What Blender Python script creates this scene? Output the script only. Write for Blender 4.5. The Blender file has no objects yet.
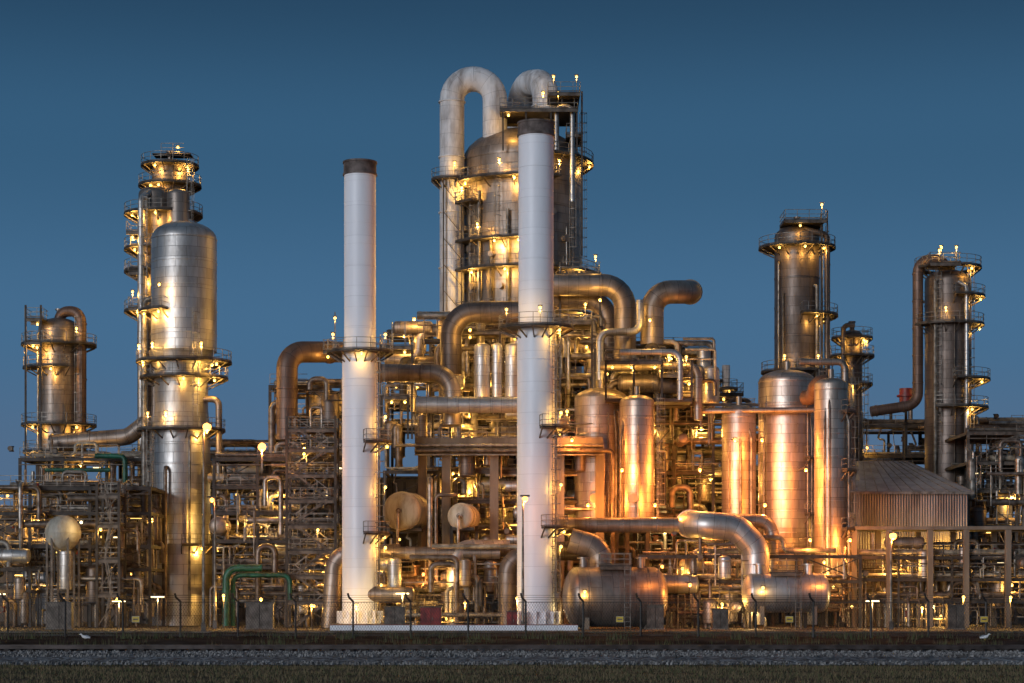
import bpy, math, random
from mathutils import Vector, Matrix
random.seed(11)
V=Vector; pi=math.pi
FL=2000.; CH=3.2; HOR=596.; GM=2.1
def wx(px,d): return (px-512.)*d/FL
def wz(py,d): return CH+(HOR-py)*d/FL
def at(px,py,d): return V((wx(px,d),d,wz(py,d)))

# ------------------------------------------------------------------ materials
M={}
def newmat(name):
    m=bpy.data.materials.new(name); m.use_nodes=True
    nt=m.node_tree; b=nt.nodes['Principled BSDF']; M[name]=m
    return m,nt,b
def N(nt,t,**k):
    n=nt.nodes.new(t)
    for a,v in k.items():
        if a in n.inputs: n.inputs[a].default_value=v
        else: setattr(n,a,v)
    return n
def simple(name,base,metal,rough,sc=1.5,lo=.45,spec=.5):
    m,nt,b=newmat(name); L=nt.links.new
    geo=N(nt,'ShaderNodeNewGeometry'); n=N(nt,'ShaderNodeTexNoise',Scale=sc,Detail=2.0); L(geo.outputs['Position'],n.inputs['Vector'])
    cr=N(nt,'ShaderNodeValToRGB'); e=cr.color_ramp.elements; e[0].position=.35; e[1].position=.65
    e[0].color=(base[0]*lo,base[1]*lo*.93,base[2]*lo*.85,1); e[1].color=(*[c*1.15 for c in base],1)
    L(n.outputs['Fac'],cr.inputs[0]); L(cr.outputs[0],b.inputs['Base Color'])
    b.inputs['Metallic'].default_value=metal; b.inputs['Roughness'].default_value=rough; b.inputs['Specular IOR Level'].default_value=spec
    return m
def surf(name,base,metal,rough,panel=False,stain=0.35,bump=0.25,nscale=0.6,stcol=(0.35,0.27,0.2),pw=2.4,ph=1.1,streak=True,var=(1.12,.78,.35)):
    m,nt,b=newmat(name); L=nt.links.new
    geo=N(nt,'ShaderNodeNewGeometry')
    mp=N(nt,'ShaderNodeMapping'); mp.inputs['Scale'].default_value=(1,1,0.22 if streak else 1)
    L(geo.outputs['Position'],mp.inputs['Vector'])
    n1=N(nt,'ShaderNodeTexNoise',Scale=nscale,Detail=4.0,Roughness=0.68); L(mp.outputs[0],n1.inputs['Vector'])
    r1=N(nt,'ShaderNodeMapRange'); r1.inputs['From Min'].default_value=0.42; r1.inputs['From Max'].default_value=0.70
    L(n1.outputs['Fac'],r1.inputs['Value'])
    mu=N(nt,'ShaderNodeMath',operation='MULTIPLY'); mu.inputs[1].default_value=stain; L(r1.outputs[0],mu.inputs[0])
    mix=N(nt,'ShaderNodeMix',data_type='RGBA',blend_type='MULTIPLY')
    L(mu.outputs[0],mix.inputs[0]); mix.inputs[7].default_value=(*stcol,1)
    n2=N(nt,'ShaderNodeTexNoise',Scale=2.2,Detail=2.0); L(geo.outputs['Position'],n2.inputs['Vector'])
    bp=N(nt,'ShaderNodeBump',Strength=bump,Distance=0.06)
    if panel:
        uv=N(nt,'ShaderNodeUVMap'); uv.uv_map='UVMap'
        br=N(nt,'ShaderNodeTexBrick',Scale=1.0)
        br.inputs['Brick Width'].default_value=pw; br.inputs['Row Height'].default_value=ph
        br.inputs['Mortar Size'].default_value=0.022; br.inputs['Mortar Smooth'].default_value=0.3
        br.inputs['Color1'].default_value=(*[c*var[0] for c in base],1)
        br.inputs['Color2'].default_value=(*[c*var[1] for c in base],1)
        br.inputs['Mortar'].default_value=(*[c*var[2] for c in base],1)
        L(uv.outputs[0],br.inputs['Vector']); L(br.outputs['Color'],mix.inputs[6])
        inv=N(nt,'ShaderNodeMath',operation='MULTIPLY_ADD'); inv.inputs[1].default_value=-1.2
        L(br.outputs['Fac'],inv.inputs[0]); L(n2.outputs['Fac'],inv.inputs[2]); L(inv.outputs[0],bp.inputs['Height'])
    else:
        mix.inputs[6].default_value=(*base,1); L(n2.outputs['Fac'],bp.inputs['Height'])
    L(mix.outputs[2],b.inputs['Base Color']); L(bp.outputs[0],b.inputs['Normal'])
    rr=N(nt,'ShaderNodeMapRange'); rr.inputs['To Min'].default_value=rough-0.1; rr.inputs['To Max'].default_value=rough+0.16
    L(n1.outputs['Fac'],rr.inputs['Value']); L(rr.outputs[0],b.inputs['Roughness'])
    b.inputs['Metallic'].default_value=metal
    return m
surf('clad',(0.53,0.51,0.48),0.8,0.42,True,0.6)
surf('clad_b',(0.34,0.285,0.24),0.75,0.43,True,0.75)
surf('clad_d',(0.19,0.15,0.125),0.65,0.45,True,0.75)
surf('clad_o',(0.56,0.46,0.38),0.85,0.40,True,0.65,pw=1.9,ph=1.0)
surf('rustpipe',(0.17,0.105,0.075),0.5,0.48,True,0.6)
surf('white',(0.87,0.87,0.89),0.0,0.42,True,0.20,0.08,0.35,(0.55,0.5,0.46),pw=30,ph=3.0,var=(1,.96,.75))
surf('whitepipe',(0.74,0.72,0.70),0.0,0.5,True,0.95,0.2,0.65,(0.33,0.28,0.25),pw=5,ph=1.6,var=(1,.88,.5))
simple('pipe_s',(0.40,0.36,0.31),0.75,0.42); simple('pipe_b',(0.21,0.165,0.13),0.6,0.45); simple('pipe_c',(0.36,0.31,0.23),0.0,0.5)
simple('steel',(0.05,0.039,0.03),0.1,0.65); simple('steel_l',(0.13,0.105,0.082),0.3,0.55)
simple('galv',(0.26,0.235,0.20),0.5,0.5); simple('grate',(0.075,0.062,0.05),0.3,0.65)
surf('concrete',(0.20,0.17,0.135),0.0,0.85,stain=0.8,nscale=0.4)
surf('wallpanel',(0.12,0.095,0.072),0.0,0.8,True,stain=0.8,nscale=0.3,pw=3,ph=2)
simple('cap',(0.15,0.115,0.10),0.1,0.7)
simple('green',(0.01,0.10,0.065),0.1,0.45)
simple('red',(0.26,0.025,0.02),0.0,0.5)
simple('yellow',(0.6,0.42,0.05),0.0,0.5,lo=.8)
simple('bluep',(0.03,0.05,0.09),0.0,0.5)
surf('cream',(0.46,0.42,0.33),0.0,0.5,stain=0.75,nscale=1.1)
simple('asphalt',(0.030,0.026,0.024),0.0,1.0,sc=.4,lo=.7,spec=.05)
simple('pad',(0.075,0.062,0.05),0.0,0.8,sc=.3,lo=.5,spec=.3)
simple('fencewire',(0.05,0.045,0.04),0.2,0.6)
m=simple('dirt',(0.052,0.036,0.029),0.0,1.0,sc=.5,lo=.4,spec=.05)
simple('wood',(0.05,0.04,0.034),0.0,0.9); simple('railsteel',(0.07,0.055,0.05),0.5,0.55)
surf('roof',(0.32,0.33,0.35),0.3,0.5,stain=0.6)
simple('gullw',(0.7,0.7,0.7),0,0.7,lo=.9); simple('gullg',(0.25,0.27,0.3),0,0.7,lo=.9)
m=surf('corr',(0.22,0.21,0.21),0.4,0.45,stain=0.7); nt=m.node_tree; b=nt.nodes['Principled BSDF']
g=N(nt,'ShaderNodeNewGeometry'); w=N(nt,'ShaderNodeTexWave',Scale=1.1); w.bands_direction='X'; nt.links.new(g.outputs['Position'],w.inputs['Vector'])
bp=N(nt,'ShaderNodeBump',Strength=0.9,Distance=0.12); nt.links.new(w.outputs['Fac'],bp.inputs['Height']); nt.links.new(bp.outputs[0],b.inputs['Normal'])
m,nt,b=newmat('ballast'); g=N(nt,'ShaderNodeNewGeometry')
vo=N(nt,'ShaderNodeTexVoronoi',Scale=5.0); nt.links.new(g.outputs['Position'],vo.inputs['Vector'])
no=N(nt,'ShaderNodeTexNoise',Scale=.35,Detail=3.0); nt.links.new(g.outputs['Position'],no.inputs['Vector'])
cr=N(nt,'ShaderNodeValToRGB'); cr.color_ramp.elements[0].color=(0.05,0.045,0.042,1); cr.color_ramp.elements[1].color=(0.40,0.38,0.355,1)
sp=N(nt,'ShaderNodeSeparateColor'); nt.links.new(vo.outputs['Color'],sp.inputs[0])
mm=N(nt,'ShaderNodeMath',operation='MULTIPLY'); nt.links.new(sp.outputs[0],mm.inputs[0]); m2=N(nt,'ShaderNodeMath',operation='MULTIPLY'); m2.inputs[1].default_value=1.6; nt.links.new(no.outputs['Fac'],m2.inputs[0]); nt.links.new(m2.outputs[0],mm.inputs[1])
nt.links.new(mm.outputs[0],cr.inputs[0]); nt.links.new(cr.outputs[0],b.inputs['Base Color']); b.inputs['Roughness'].default_value=0.95; b.inputs['Specular IOR Level'].default_value=.2
m,nt,b=newmat('soil'); g=N(nt,'ShaderNodeNewGeometry')
n=N(nt,'ShaderNodeTexNoise',Scale=0.25,Detail=9.0,Roughness=0.7); nt.links.new(g.outputs['Position'],n.inputs['Vector'])
cr=N(nt,'ShaderNodeValToRGB'); cr.color_ramp.elements[0].position=0.38; cr.color_ramp.elements[1].position=0.66
cr.color_ramp.elements[0].color=(0.05,0.05,0.022,1); cr.color_ramp.elements[1].color=(0.13,0.09,0.055,1)
nt.links.new(n.outputs['Fac'],cr.inputs[0]); nt.links.new(cr.outputs[0],b.inputs['Base Color']); b.inputs['Roughness'].default_value=1.0; b.inputs['Specular IOR Level'].default_value=.1
for nm,c in (('blade_a',(0.08,0.09,0.03)),('blade_b',(0.19,0.14,0.07)),('blade_c',(0.12,0.085,0.045))):
    m,nt,b=newmat(nm); b.inputs['Base Color'].default_value=(*c,1); b.inputs['Roughness'].default_value=0.8
def emis(name,col,st):
    m,nt,b=newmat(name); b.inputs['Base Color'].default_value=(*col,1)
    b.inputs['Emission Color'].default_value=(*col,1); b.inputs['Emission Strength'].default_value=st
    try: m.cycles.emission_sampling='NONE'
    except Exception: pass
emis('bulb_y',(1,0.62,0.15),3.4); emis('bulb_o',(1,0.42,0.09),4.5); emis('bulb_w',(1,0.80,0.42),3)
LC={'y':(1,0.54,0.11),'o':(1,0.31,0.05),'w':(1,0.70,0.28)}

# ------------------------------------------------------------------ builder
def bend(pts,R,n=7):
    pts=[V(p) for p in pts]; out=[pts[0]]
    for i in range(1,len(pts)-1):
        p=pts[i]; a=(p-pts[i-1]); b=(pts[i+1]-p); la,lb=a.length,b.length
        a.normalize(); b.normalize(); th=a.angle(b,0)
        if th<0.05: out.append(p); continue
        t=R*math.tan(th/2); t=min(t,la*0.499 if i>1 else la*0.95,lb*0.499 if i<len(pts)-2 else lb*0.95)
        r=t/math.tan(th/2); c=p+(b-a).normalized()*(r/math.cos(th/2)); s=p-a*t-c; ax=a.cross(b).normalized()
        for k in range(n+1): out.append(c+Matrix.Rotation(th*k/n,3,ax)@s)
    out.append(pts[-1]); return out
class Thing:
    def __init__(s,name): s.name=name; s.v=[];s.f=[];s.m=[];s.uv=[];s.mats=[];s.lights=[]
    def mi(s,mat):
        if mat not in s.mats: s.mats.append(mat)
        return s.mats.index(mat)
    def sweep(s,pts,rad,mat,seg=12,cap=True,axis=None):
        pts=[V(p) for p in pts]; n=len(pts)
        if not isinstance(rad,(list,tuple)): rad=[rad]*n
        if axis is not None: T=[V(axis).normalized()]*n
        else:
            T=[]
            for i in range(n):
                t=V((0,0,0))
                if i>0: t+=(pts[i]-pts[i-1]).normalized()
                if i<n-1: t+=(pts[i+1]-pts[i]).normalized()
                T.append(t.normalized() if t.length>1e-6 else V((0,0,1)))
        t=T[0]; up=V((0,0,1)) if abs(t.z)<0.9 else V((0,1,0)); nr=(up-t*up.dot(t)).normalized()
        off=pi/4 if seg==4 else 0.; rm=max(rad); base=len(s.v); Ls=[]; Lc=0.; mi=s.mi(mat)
        cs=[(math.cos(off+2*pi*k/seg),math.sin(off+2*pi*k/seg)) for k in range(seg)]
        for i in range(n):
            if i>0: Lc+=math.hypot((pts[i]-pts[i-1]).length,rad[i]-rad[i-1])
            Ls.append(Lc); t=T[i]; nr=(nr-t*nr.dot(t)).normalized(); b=t.cross(nr); r=rad[i]; p=pts[i]
            for c,sn in cs: s.v.append(tuple(p+nr*(c*r)+b*(sn*r)))
        cu=2*pi*rm/seg
        for i in range(n-1):
            for k in range(seg):
                k2=(k+1)%seg; a=base+i*seg; d=a+seg
                s.f.append((a+k,a+k2,d+k2,d+k)); s.m.append(mi)
                s.uv+=[(k*cu,Ls[i]),((k+1)*cu,Ls[i]),((k+1)*cu,Ls[i+1]),(k*cu,Ls[i+1])]
        if cap:
            s.f.append(tuple(base+k for k in reversed(range(seg)))); s.m.append(mi); s.uv+=[(0.5,0.5)]*seg
            e=base+(n-1)*seg; s.f.append(tuple(e+k for k in range(seg))); s.m.append(mi); s.uv+=[(0.5,0.5)]*seg
    def beam(s,a,b,w,mat): s.sweep([a,b],w*0.7071,mat,4)
    def box(s,c,sz,mat,rot=0.):
        hx,hy,hz=sz[0]/2,sz[1]/2,sz[2]/2; ca,sa=math.cos(rot),math.sin(rot); base=len(s.v); mi=s.mi(mat)
        for z in(-hz,hz):
            for x,y in((-hx,-hy),(hx,-hy),(hx,hy),(-hx,hy)): s.v.append((c[0]+x*ca-y*sa,c[1]+x*sa+y*ca,c[2]+z))
        for f in((3,2,1,0),(4,5,6,7),(0,1,5,4),(1,2,6,5),(2,3,7,6),(3,0,4,7)):
            s.f.append(tuple(base+i for i in f)); s.m.append(mi)
            s.uv+=[(0,0),(sz[0],0),(sz[0],sz[2]),(0,sz[2])]
    def poly(s,pts,mat):
        base=len(s.v); s.v+=[tuple(p) for p in pts]; s.f.append(tuple(range(base,base+len(pts)))); s.m.append(s.mi(mat)); s.uv+=[(p[0],p[2]) for p in pts]
    def lamp(s,p,power=80,col='y',r=0.15,hood=True):
        p=V(p); s.sweep([p+V((0,0,-r)),p+V((0,0,-r*.6)),p,p+V((0,0,r*.6)),p+V((0,0,r))],[r*.2,r*.8,r,r*.8,r*.2],'bulb_'+col,8)
        if hood: s.box(p+V((0,0,r+0.05)),(r*3,r*2.4,0.06),'steel_l')
        if power>0: s.lights.append((p+V((0,-0.05,-r-0.2)),power,col))
    def tube(s,p,L=1.3,power=0,col='w'):
        p=V(p); s.box(p,(L,.16,.12),'bulb_'+col); s.box(p+V((0,0,.12)),(L+.1,.3,.06),'steel_l')
        if power>0: s.lights.append((p+V((0,-.1,-.35)),power,col))
    def finish(s,parent=None,sharp=50):
        me=bpy.data.meshes.new(s.name); me.from_pydata(s.v,[],s.f)
        for mt in s.mats: me.materials.append(M[mt])
        me.polygons.foreach_set('material_index',s.m)
        me.polygons.foreach_set('use_smooth',[True]*len(s.f))
        uvl=me.uv_layers.new(name='UVMap'); fl=[c for u in s.uv for c in u]
        uvl.data.foreach_set('uv',fl)
        me.set_sharp_from_angle(angle=math.radians(sharp)); me.update()
        ob=bpy.data.objects.new(s.name,me); bpy.context.scene.collection.objects.link(ob)
        for p,pw,c in s.lights:
            l=bpy.data.lights.new('lamp_light','POINT'); l.energy=pw*GM; l.color=LC[c]; l.shadow_soft_size=0.13
            lo=bpy.data.objects.new('lamp_light',l); lo.location=p; lo.parent=ob; bpy.context.scene.collection.objects.link(lo)
        return ob
    def pipe(s,pts,r,mat,R=None,fl=True,seg=None):
        R=R or r*2.2; seg=seg or (24 if r>.8 else 12 if r>.3 else 8); path=bend(pts,R,7 if r>.3 else 4) if len(pts)>2 else [V(p) for p in pts]
        s.sweep(path,r,mat,seg)
        if fl and r>.15:
            for i in range(len(pts)-1):
                a,b=V(pts[i]),V(pts[i+1]); Ln=(b-a).length
                if Ln<R*2.4+0.6: continue
                d=(b-a)/Ln; k=R*1.1 if i>0 else 0.3
                while k<Ln-(R if i<len(pts)-2 else .2):
                    s.sweep([a+d*(k-.07),a+d*(k+.07)],r*1.09+.02,mat,seg); k+=max(3.2,r*4.5)
    def vessel(s,x,y,z0,z1,r,mat,top=None,bot=None,seg=36,bands=3.5):
        top=r*.5 if top is None else top; pts=[];rad=[]
        if bot:
            for i in range(7): a=i/6*pi/2; pts.append((x,y,z0+bot-bot*math.cos(a))); rad.append(max(.02,r*math.sin(a)))
        else: pts.append((x,y,z0)); rad.append(r)
        for i in range(8): a=i/7*pi/2; pts.append((x,y,z1-top+top*math.sin(a))); rad.append(max(.02,r*math.cos(a)))
        s.sweep(pts,rad,mat,seg,axis=(0,0,1))
        z=z0+(bot or 0)+bands*.7
        while z<z1-top+.1:
            s.sweep([(x,y,z-.06),(x,y,z+.06)],r+.05,mat,seg); z+=bands
    def drum(s,c,L,r,mat,ang=0.,leg=True,seg=28):
        d=V((math.cos(ang),math.sin(ang),0)); c=V(c); h=r*.45; pts=[];rad=[]
        for i in range(7): a=i/6*pi/2; pts.append(c-d*(L/2+h*math.cos(a)-h)); rad.append(max(.02,r*math.sin(a)))
        for i in range(7): a=i/6*pi/2; pts.append(c+d*(L/2-h+h*math.sin(a))); rad.append(max(.02,r*math.cos(a)))
        s.sweep(pts,rad,mat,seg,axis=d)
        for k in(-.3,0,.3): s.sweep([c+d*(L*k-.05),c+d*(L*k+.05)],r+.05,mat,seg)
        if leg:
            for k in(-.3,.3):
                q=c+d*L*k; s.box((q.x,q.y,q.z-r-.25),(.4,r*1.5,r*.5+.9),'concrete',ang)
    def railing(s,pts,h=1.1,closed=False,step=1.4):
        pts=[V(p) for p in pts]; 
        if closed: pts=pts+[pts[0]]
        for k in(h,h*.52): s.sweep([p+V((0,0,k)) for p in pts],.036,'galv',4,cap=False)
        s.sweep([p+V((0,0,.08)) for p in pts],.06,'steel_l',4,cap=False)
        acc=0.
        for i in range(len(pts)-1):
            a,b=pts[i],pts[i+1]; L=(b-a).length; k=step-acc if i else 0.
            while k<=L: q=a+(b-a)*(k/max(L,1e-6)); s.sweep([q,q+V((0,0,h))],.04,'galv',4,cap=False); k+=step
            acc=L-(k-step)
    def ringplat(s,x,y,z,ri,ro,a0=0,a1=360,lamps=2,pw=70,col='y',lz=1.5,rail=True):
        n=max(3,int(abs(a1-a0)/12)); full=(a1-a0)>=360; A=[math.radians(a0+(a1-a0)*i/n) for i in range(n+1)]
        base=len(s.v); mi=s.mi('grate')
        for a in A:
            c,sn=math.cos(a),math.sin(a)
            for r,zz in((ri,z),(ro,z),(ro,z-.2),(ri,z-.2)): s.v.append((x+r*c,y+r*sn,zz))
        for i in range(n):
            a=base+i*4; b=a+4
            for j in range(4): s.f.append((a+j,a+(j+1)%4,b+(j+1)%4,b+j)[::-1]); s.m.append(mi); s.uv+=[(0,0)]*4
        if not full:
            s.f.append((base,base+1,base+2,base+3)); s.m.append(mi); s.uv+=[(0,0)]*4
            e=base+n*4; s.f.append((e+3,e+2,e+1,e)); s.m.append(mi); s.uv+=[(0,0)]*4
        rr=ro-.06; rp=[(x+rr*math.cos(a),y+rr*math.sin(a),z) for a in A]
        if not full: rp=[(x+ri*math.cos(A[0]),y+ri*math.sin(A[0]),z)]+rp+[(x+ri*math.cos(A[-1]),y+ri*math.sin(A[-1]),z)]
        if rail: s.railing(rp)
        for i in range(0,n+1,2):
            c,sn=math.cos(A[i]),math.sin(A[i]); s.beam((x+ri*.98*c,y+ri*.98*sn,z-1.1),(x+rr*c,y+rr*sn,z-.2),.12,'steel_l')
        for i in range(lamps):
            f=(i+.5)/lamps+random.uniform(-.1,.1); lo,hi=max(a0,195),min(a1,345)
            if hi<=lo: lo,hi=a0,a1
            a=math.radians(lo+(hi-lo)*f)
            if random.random()<.35:
                px,py=x+(ro-.1)*math.cos(a),y+(ro-.1)*math.sin(a)
                s.sweep([(px,py,z),(px,py,z+lz)],.04,'galv',4); s.lamp((px,py,z+lz),pw*random.uniform(.6,1.4),col)
            else:
                q=ri+(ro-ri)*.65; px,py=x+q*math.cos(a),y+q*math.sin(a); s.lamp((px,py,z-.45),pw*random.uniform(.7,1.6),col)
    def ladder(s,x,y,z0,z1,ang,cage=True):
        a=math.radians(ang); o=V((math.cos(a),math.sin(a),0)); t=V((-o.y,o.x,0)); c=V((x,y,0))
        for k in(-.27,.27): s.sweep([c+t*k+V((0,0,z0)),c+t*k+V((0,0,z1))],.045,'galv',4)
        z=z0+.3
        while z<z1: s.sweep([c-t*.27+V((0,0,z)),c+t*.27+V((0,0,z))],.025,'galv',4,cap=False); z+=.45
        if cage:
            z=z0+2.4; 
            while z<z1:
                s.sweep([c+t*(.4*math.cos(q))+o*(.75*math.sin(q))+V((0,0,z)) for q in [i*pi/6 for i in range(7)]],.035,'galv',4,cap=False); z+=1.1
            for q in(.5,pi/2,pi-.5):
                p=c+t*(.4*math.cos(q))+o*(.75*math.sin(q)); 
                if z1-z0>3: s.sweep([p+V((0,0,z0+2.4)),p+V((0,0,z1))],.025,'galv',4)
    def plat(s,x0,x1,y0,y1,z,rail=True,lamps=0,pw=80,col='y',mat='grate'):
        s.box(((x0+x1)/2,(y0+y1)/2,z-.1),(x1-x0,y1-y0,.14),mat)
        for y in(y0,y1): s.box(((x0+x1)/2,y,z-.32),(x1-x0,.18,.3),'steel_l')
        if rail: s.railing([(x0,y0,z),(x1,y0,z),(x1,y1,z),(x0,y1,z)],closed=True)
        for i in range(lamps):
            x=x0+(x1-x0)*(i+.5+random.uniform(-.3,.3))/lamps
            if random.random()<.35: s.sweep([(x,y0+.1,z),(x,y0+.1,z+1.7)],.04,'galv',4); s.lamp((x,y0+.1,z+1.7),pw*random.uniform(.6,1.4),col)
            else: s.lamp((x,y0+.5,z-.7),pw*random.uniform(.7,1.6),col)
    def stair(s,x0,x1,y,z0,z1,w=.9):
        n=max(4,int((z1-z0)/.25))
        for dy in(-w/2,w/2):
            s.beam((x0,y+dy,z0),(x1,y+dy,z1),.2,'steel_l'); 
            s.sweep([(x0,y+dy,z0+1),(x1,y+dy,z1+1)],.04,'galv',4)
            for k in range(4): f=k/3; q=V((x0+(x1-x0)*f,y+dy,z0+(z1-z0)*f)); s.sweep([q,q+V((0,0,1))],.035,'galv',4)
        for i in range(n): f=(i+.5)/n; s.box((x0+(x1-x0)*f,y,z0+(z1-z0)*f),(.26,w-.05,.04),'grate')
    def stairtower(s,x0,x1,y0,y1,zs,lampe=2,pw=70):
        for x in(x0,x1):
            for y in(y0,y1): s.beam((x,y,0),(x,y,zs[-1]+1.2),.26,'steel')
        p=0
        for i,z in enumerate(zs):
            s.plat(x0,x1,y0,y1,z,True)
            a,b=(x0+.8,x1-.8) if i%2==0 else (x1-.8,x0+.8)
            s.stair(a,b,y0+.5,p,z); s.beam((x0,y0,p),(x1,y0,z),.1,'steel_l'); s.beam((x1,y1,p),(x0,y1,z),.1,'steel_l')
            if lampe and i%lampe==0: s.lamp(((x0+x1)/2+random.uniform(-1,1),y0+.2,z-.6),pw)
            p=z
    def frame(s,x0,x1,y0,y1,zs,bay=5.5,w=.3,mat='steel',floor=.6,brace=.3,lampp=.5,pw=90,col='y',railp=.7,pipes=5,rr=(.1,.34)):
        nb=max(1,round((x1-x0)/bay)); xs=[x0+(x1-x0)*i/nb for i in range(nb+1)]
        for x in xs:
            for y in(y0,y1): s.box((x,y,zs[-1]/2),(w,w,zs[-1]),mat)
        pz=0
        for li,z in enumerate(zs):
            for y in(y0,y1): s.box(((x0+x1)/2,y,z-.17),(x1-x0-.01,w*.8,.34),mat)
            for x in xs: s.box((x,(y0+y1)/2,z-.15),(w*.7,y1-y0-.01,.3),mat)
            if random.random()<.7:
                s.box(((x0+x1)/2,y0-.35,z-.75),(x1-x0,.45,.1),'steel_l')
            for i in range(nb):
                a,b=xs[i],xs[i+1]
                if random.random()<floor: s.box(((a+b)/2,(y0+y1)/2,z+.05),(b-a-.02,y1-y0-.02,.06),'grate')
                if random.random()<railp: s.railing([(a,y0-.05,z+.08),(b,y0-.05,z+.08)])
                if random.random()<brace:
                    s.beam((a,y0,pz),(b,y0,z-.3),.12,mat)
                    if random.random()<.5: s.beam((b,y0,pz),(a,y0,z-.3),.12,mat)
                for k in range(random.choice([2,3,4])):
                    xx=random.uniform(a+.3,b-.3); yy=y0+random.uniform(-.6,1.5); r=random.choice([.05,.06,.09,.13]); q=random.uniform(pz,z)
                    s.pipe([(xx,yy,pz+.1),(xx,yy,q+.5),(xx+random.uniform(-1.2,1.2),yy,q+.5),(xx+random.uniform(-.3,.3),yy+1.5,z+.8)],r,random.choice(['galv','steel_l','pipe_c','pipe_s','steel_l']),fl=False,seg=6)
                if random.random()<lampp*.42:
                    lx=random.uniform(a,b); s.lamp((lx,y0+random.uniform(-.3,1.6),z-.7),pw*random.uniform(.9,3.2),col if random.random()<.85 else 'w')
                if random.random()<lampp*.75:
                    p=(random.uniform(a,b),random.uniform(y0,y1),z-.7)
                    if random.random()<.5: s.lamp(p,0,'y')
                    else: s.tube(p,random.uniform(.8,1.4),0,random.choice(['y','w']))
            for k in range(pipes):
                r=random.uniform(*rr); yy=y0+(y1-y0)*(k+.5)/pipes; a=x0+random.random()**2*(x1-x0)*.5; b=x1-random.random()**2*(x1-x0)*.5
                if b-a<4: continue
                mt=random.choice(['pipe_s','pipe_b','pipe_b','galv','pipe_b','pipe_c','steel_l','pipe_s']); zz=z+.1+r+.1
                q=random.random()
                if q<.35: s.pipe([(a,yy,zz),(b,yy,zz),(b,yy,max(.5,pz+.6))],r,mt)
                elif q<.6: 
                    m_=(a+b)/2; s.pipe([(a,yy,zz),(m_-1.2,yy,zz),(m_-1.2,yy,zz+1.3),(m_+1.2,yy,zz+1.3),(m_+1.2,yy,zz),(b,yy,zz)],r,mt)
                elif q<.8: s.pipe([(a,yy,z+2.4),(a,yy,zz),(b,yy,zz)],r,mt)
                else: s.pipe([(a,yy,zz),(b,yy,zz)],r,mt)
            pz=z
    def clutter(s,x0,x1,y0,y1,z0,z1,n,rmax=.3,ves=.12,lampn=0,pw=80,col='y'):
        for i in range(int(n*1.35)):
            x,y,z=random.uniform(x0,x1),random.uniform(y0,y1),random.uniform(z0,z1); q=random.random()
            r=.06+random.random()**2*rmax; mt=random.choice(['pipe_s','pipe_b','pipe_b','galv','pipe_b','pipe_c','steel_l','steel','pipe_s'])
            if q<.4:
                L=random.uniform(3,min(14,x1-x0)); xe=min(x1,x+L); z2=max(z0,z-random.uniform(1,4)); s.pipe([(x,y,z),(xe,y,z),(xe,y,z2)],r,mt)
            elif q<.62:
                h=random.uniform(2,7); x2=max(x0,min(x1,x+random.uniform(-3,3))); s.pipe([(x,y,max(0,z-h)),(x,y,z),(x2,y,z),(x2,y,max(0,z-h*.5))],r,mt)
            elif q<.78:
                h=random.uniform(2,6); s.pipe([(x,y,max(0,z-h)),(x,y,z),(x,y+random.uniform(1,3),z)],r,mt)
            elif q<.78+ves*.6:
                rr=random.uniform(.4,1.0); h=random.uniform(2,4.5); s.vessel(x,y,max(0.3,z-h),z,rr,random.choice(['clad','clad_b','clad_d']),bot=rr*.4,seg=20,bands=1.4)
            elif q<.78+ves:
                rr=random.uniform(.4,1.); s.drum((x,y,z),random.uniform(3,5),rr,random.choice(['clad','clad_b','clad_d']),random.choice([0,0,pi/2]),leg=False,seg=20)
            else:
                s.sweep([(x,y,z-.3),(x,y,z-.1),(x,y,z+.1),(x,y,z+.3)],[.3,.2,.2,.3],random.choice(['steel_l','red','galv','bluep']),10)
                s.sweep([(x,y-.1,z),(x,y-.7,z)],.04,'galv',6); s.sweep([(x,y-.7,z),(x,y-.75,z)],.28,'steel_l',12)
        for i in range(lampn):
            s.lamp((random.uniform(x0,x1),random.uniform(y0,y0+(y1-y0)*.5),random.uniform(z0,z1)),pw*random.uniform(.6,2.2),col)

# ------------------------------------------------------------------ ground
t=Thing('ground'); t.poly([(-3000,-500,-.02),(3000,-500,-.02),(3000,5000,-.02),(-3000,5000,-.02)],'soil'); t.finish()
t=Thing('plant_pavement'); t.poly([(-150,166,-.004),(150,166,-.004),(150,420,-.004),(-150,420,-.004)],'pad')
t.box((0,166,.0),(300,.25,.3),'concrete'); t.finish()
t=Thing('dirt_embankment')
nx,ny=260,22
for j in range(ny+1):
    for i in range(nx+1):
        y=113+(165.8-113)*j/ny; x=-90+180*i/nx; e=min(1,j/2,(ny-j)/2)
        hump=.35*math.exp(-((y-149)/3.)**2)+.45*math.exp(-((y-120)/3.5)**2)
        t.v.append((x,y,-.012+e*(hump*(1+.25*math.sin(x*.21)+.2*math.sin(x*.63+1))+.03+.13*random.random()**2)))
for j in range(ny):
    for i in range(nx): a=j*(nx+1)+i; t.f.append((a,a+1,a+nx+2,a+nx+1)); t.m.append(t.mi('dirt')); t.uv+=[(0,0)]*4
t.finish(sharp=180)
t=Thing('service_road'); t.box((0,158,.13),(300,6,.2),'asphalt'); t.box((0,161.1,.2),(300,.2,.3),'steel_l')
t.finish()
t=Thing('railway_track')
prof=[(93,-.015),(95.5,.28),(110,.28),(113,-.012)]
nn=500
for i in range(nn+1):
    x=-75+150*i/nn
    for (y,z) in prof: t.v.append((x,y+random.uniform(-.25,.25),z+random.uniform(-.03,.03)))
for i in range(nn):
    for j in range(3): a=i*4+j; t.f.append((a,a+4,a+5,a+1)); t.m.append(t.mi('ballast')); t.uv+=[(0,0)]*4
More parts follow.
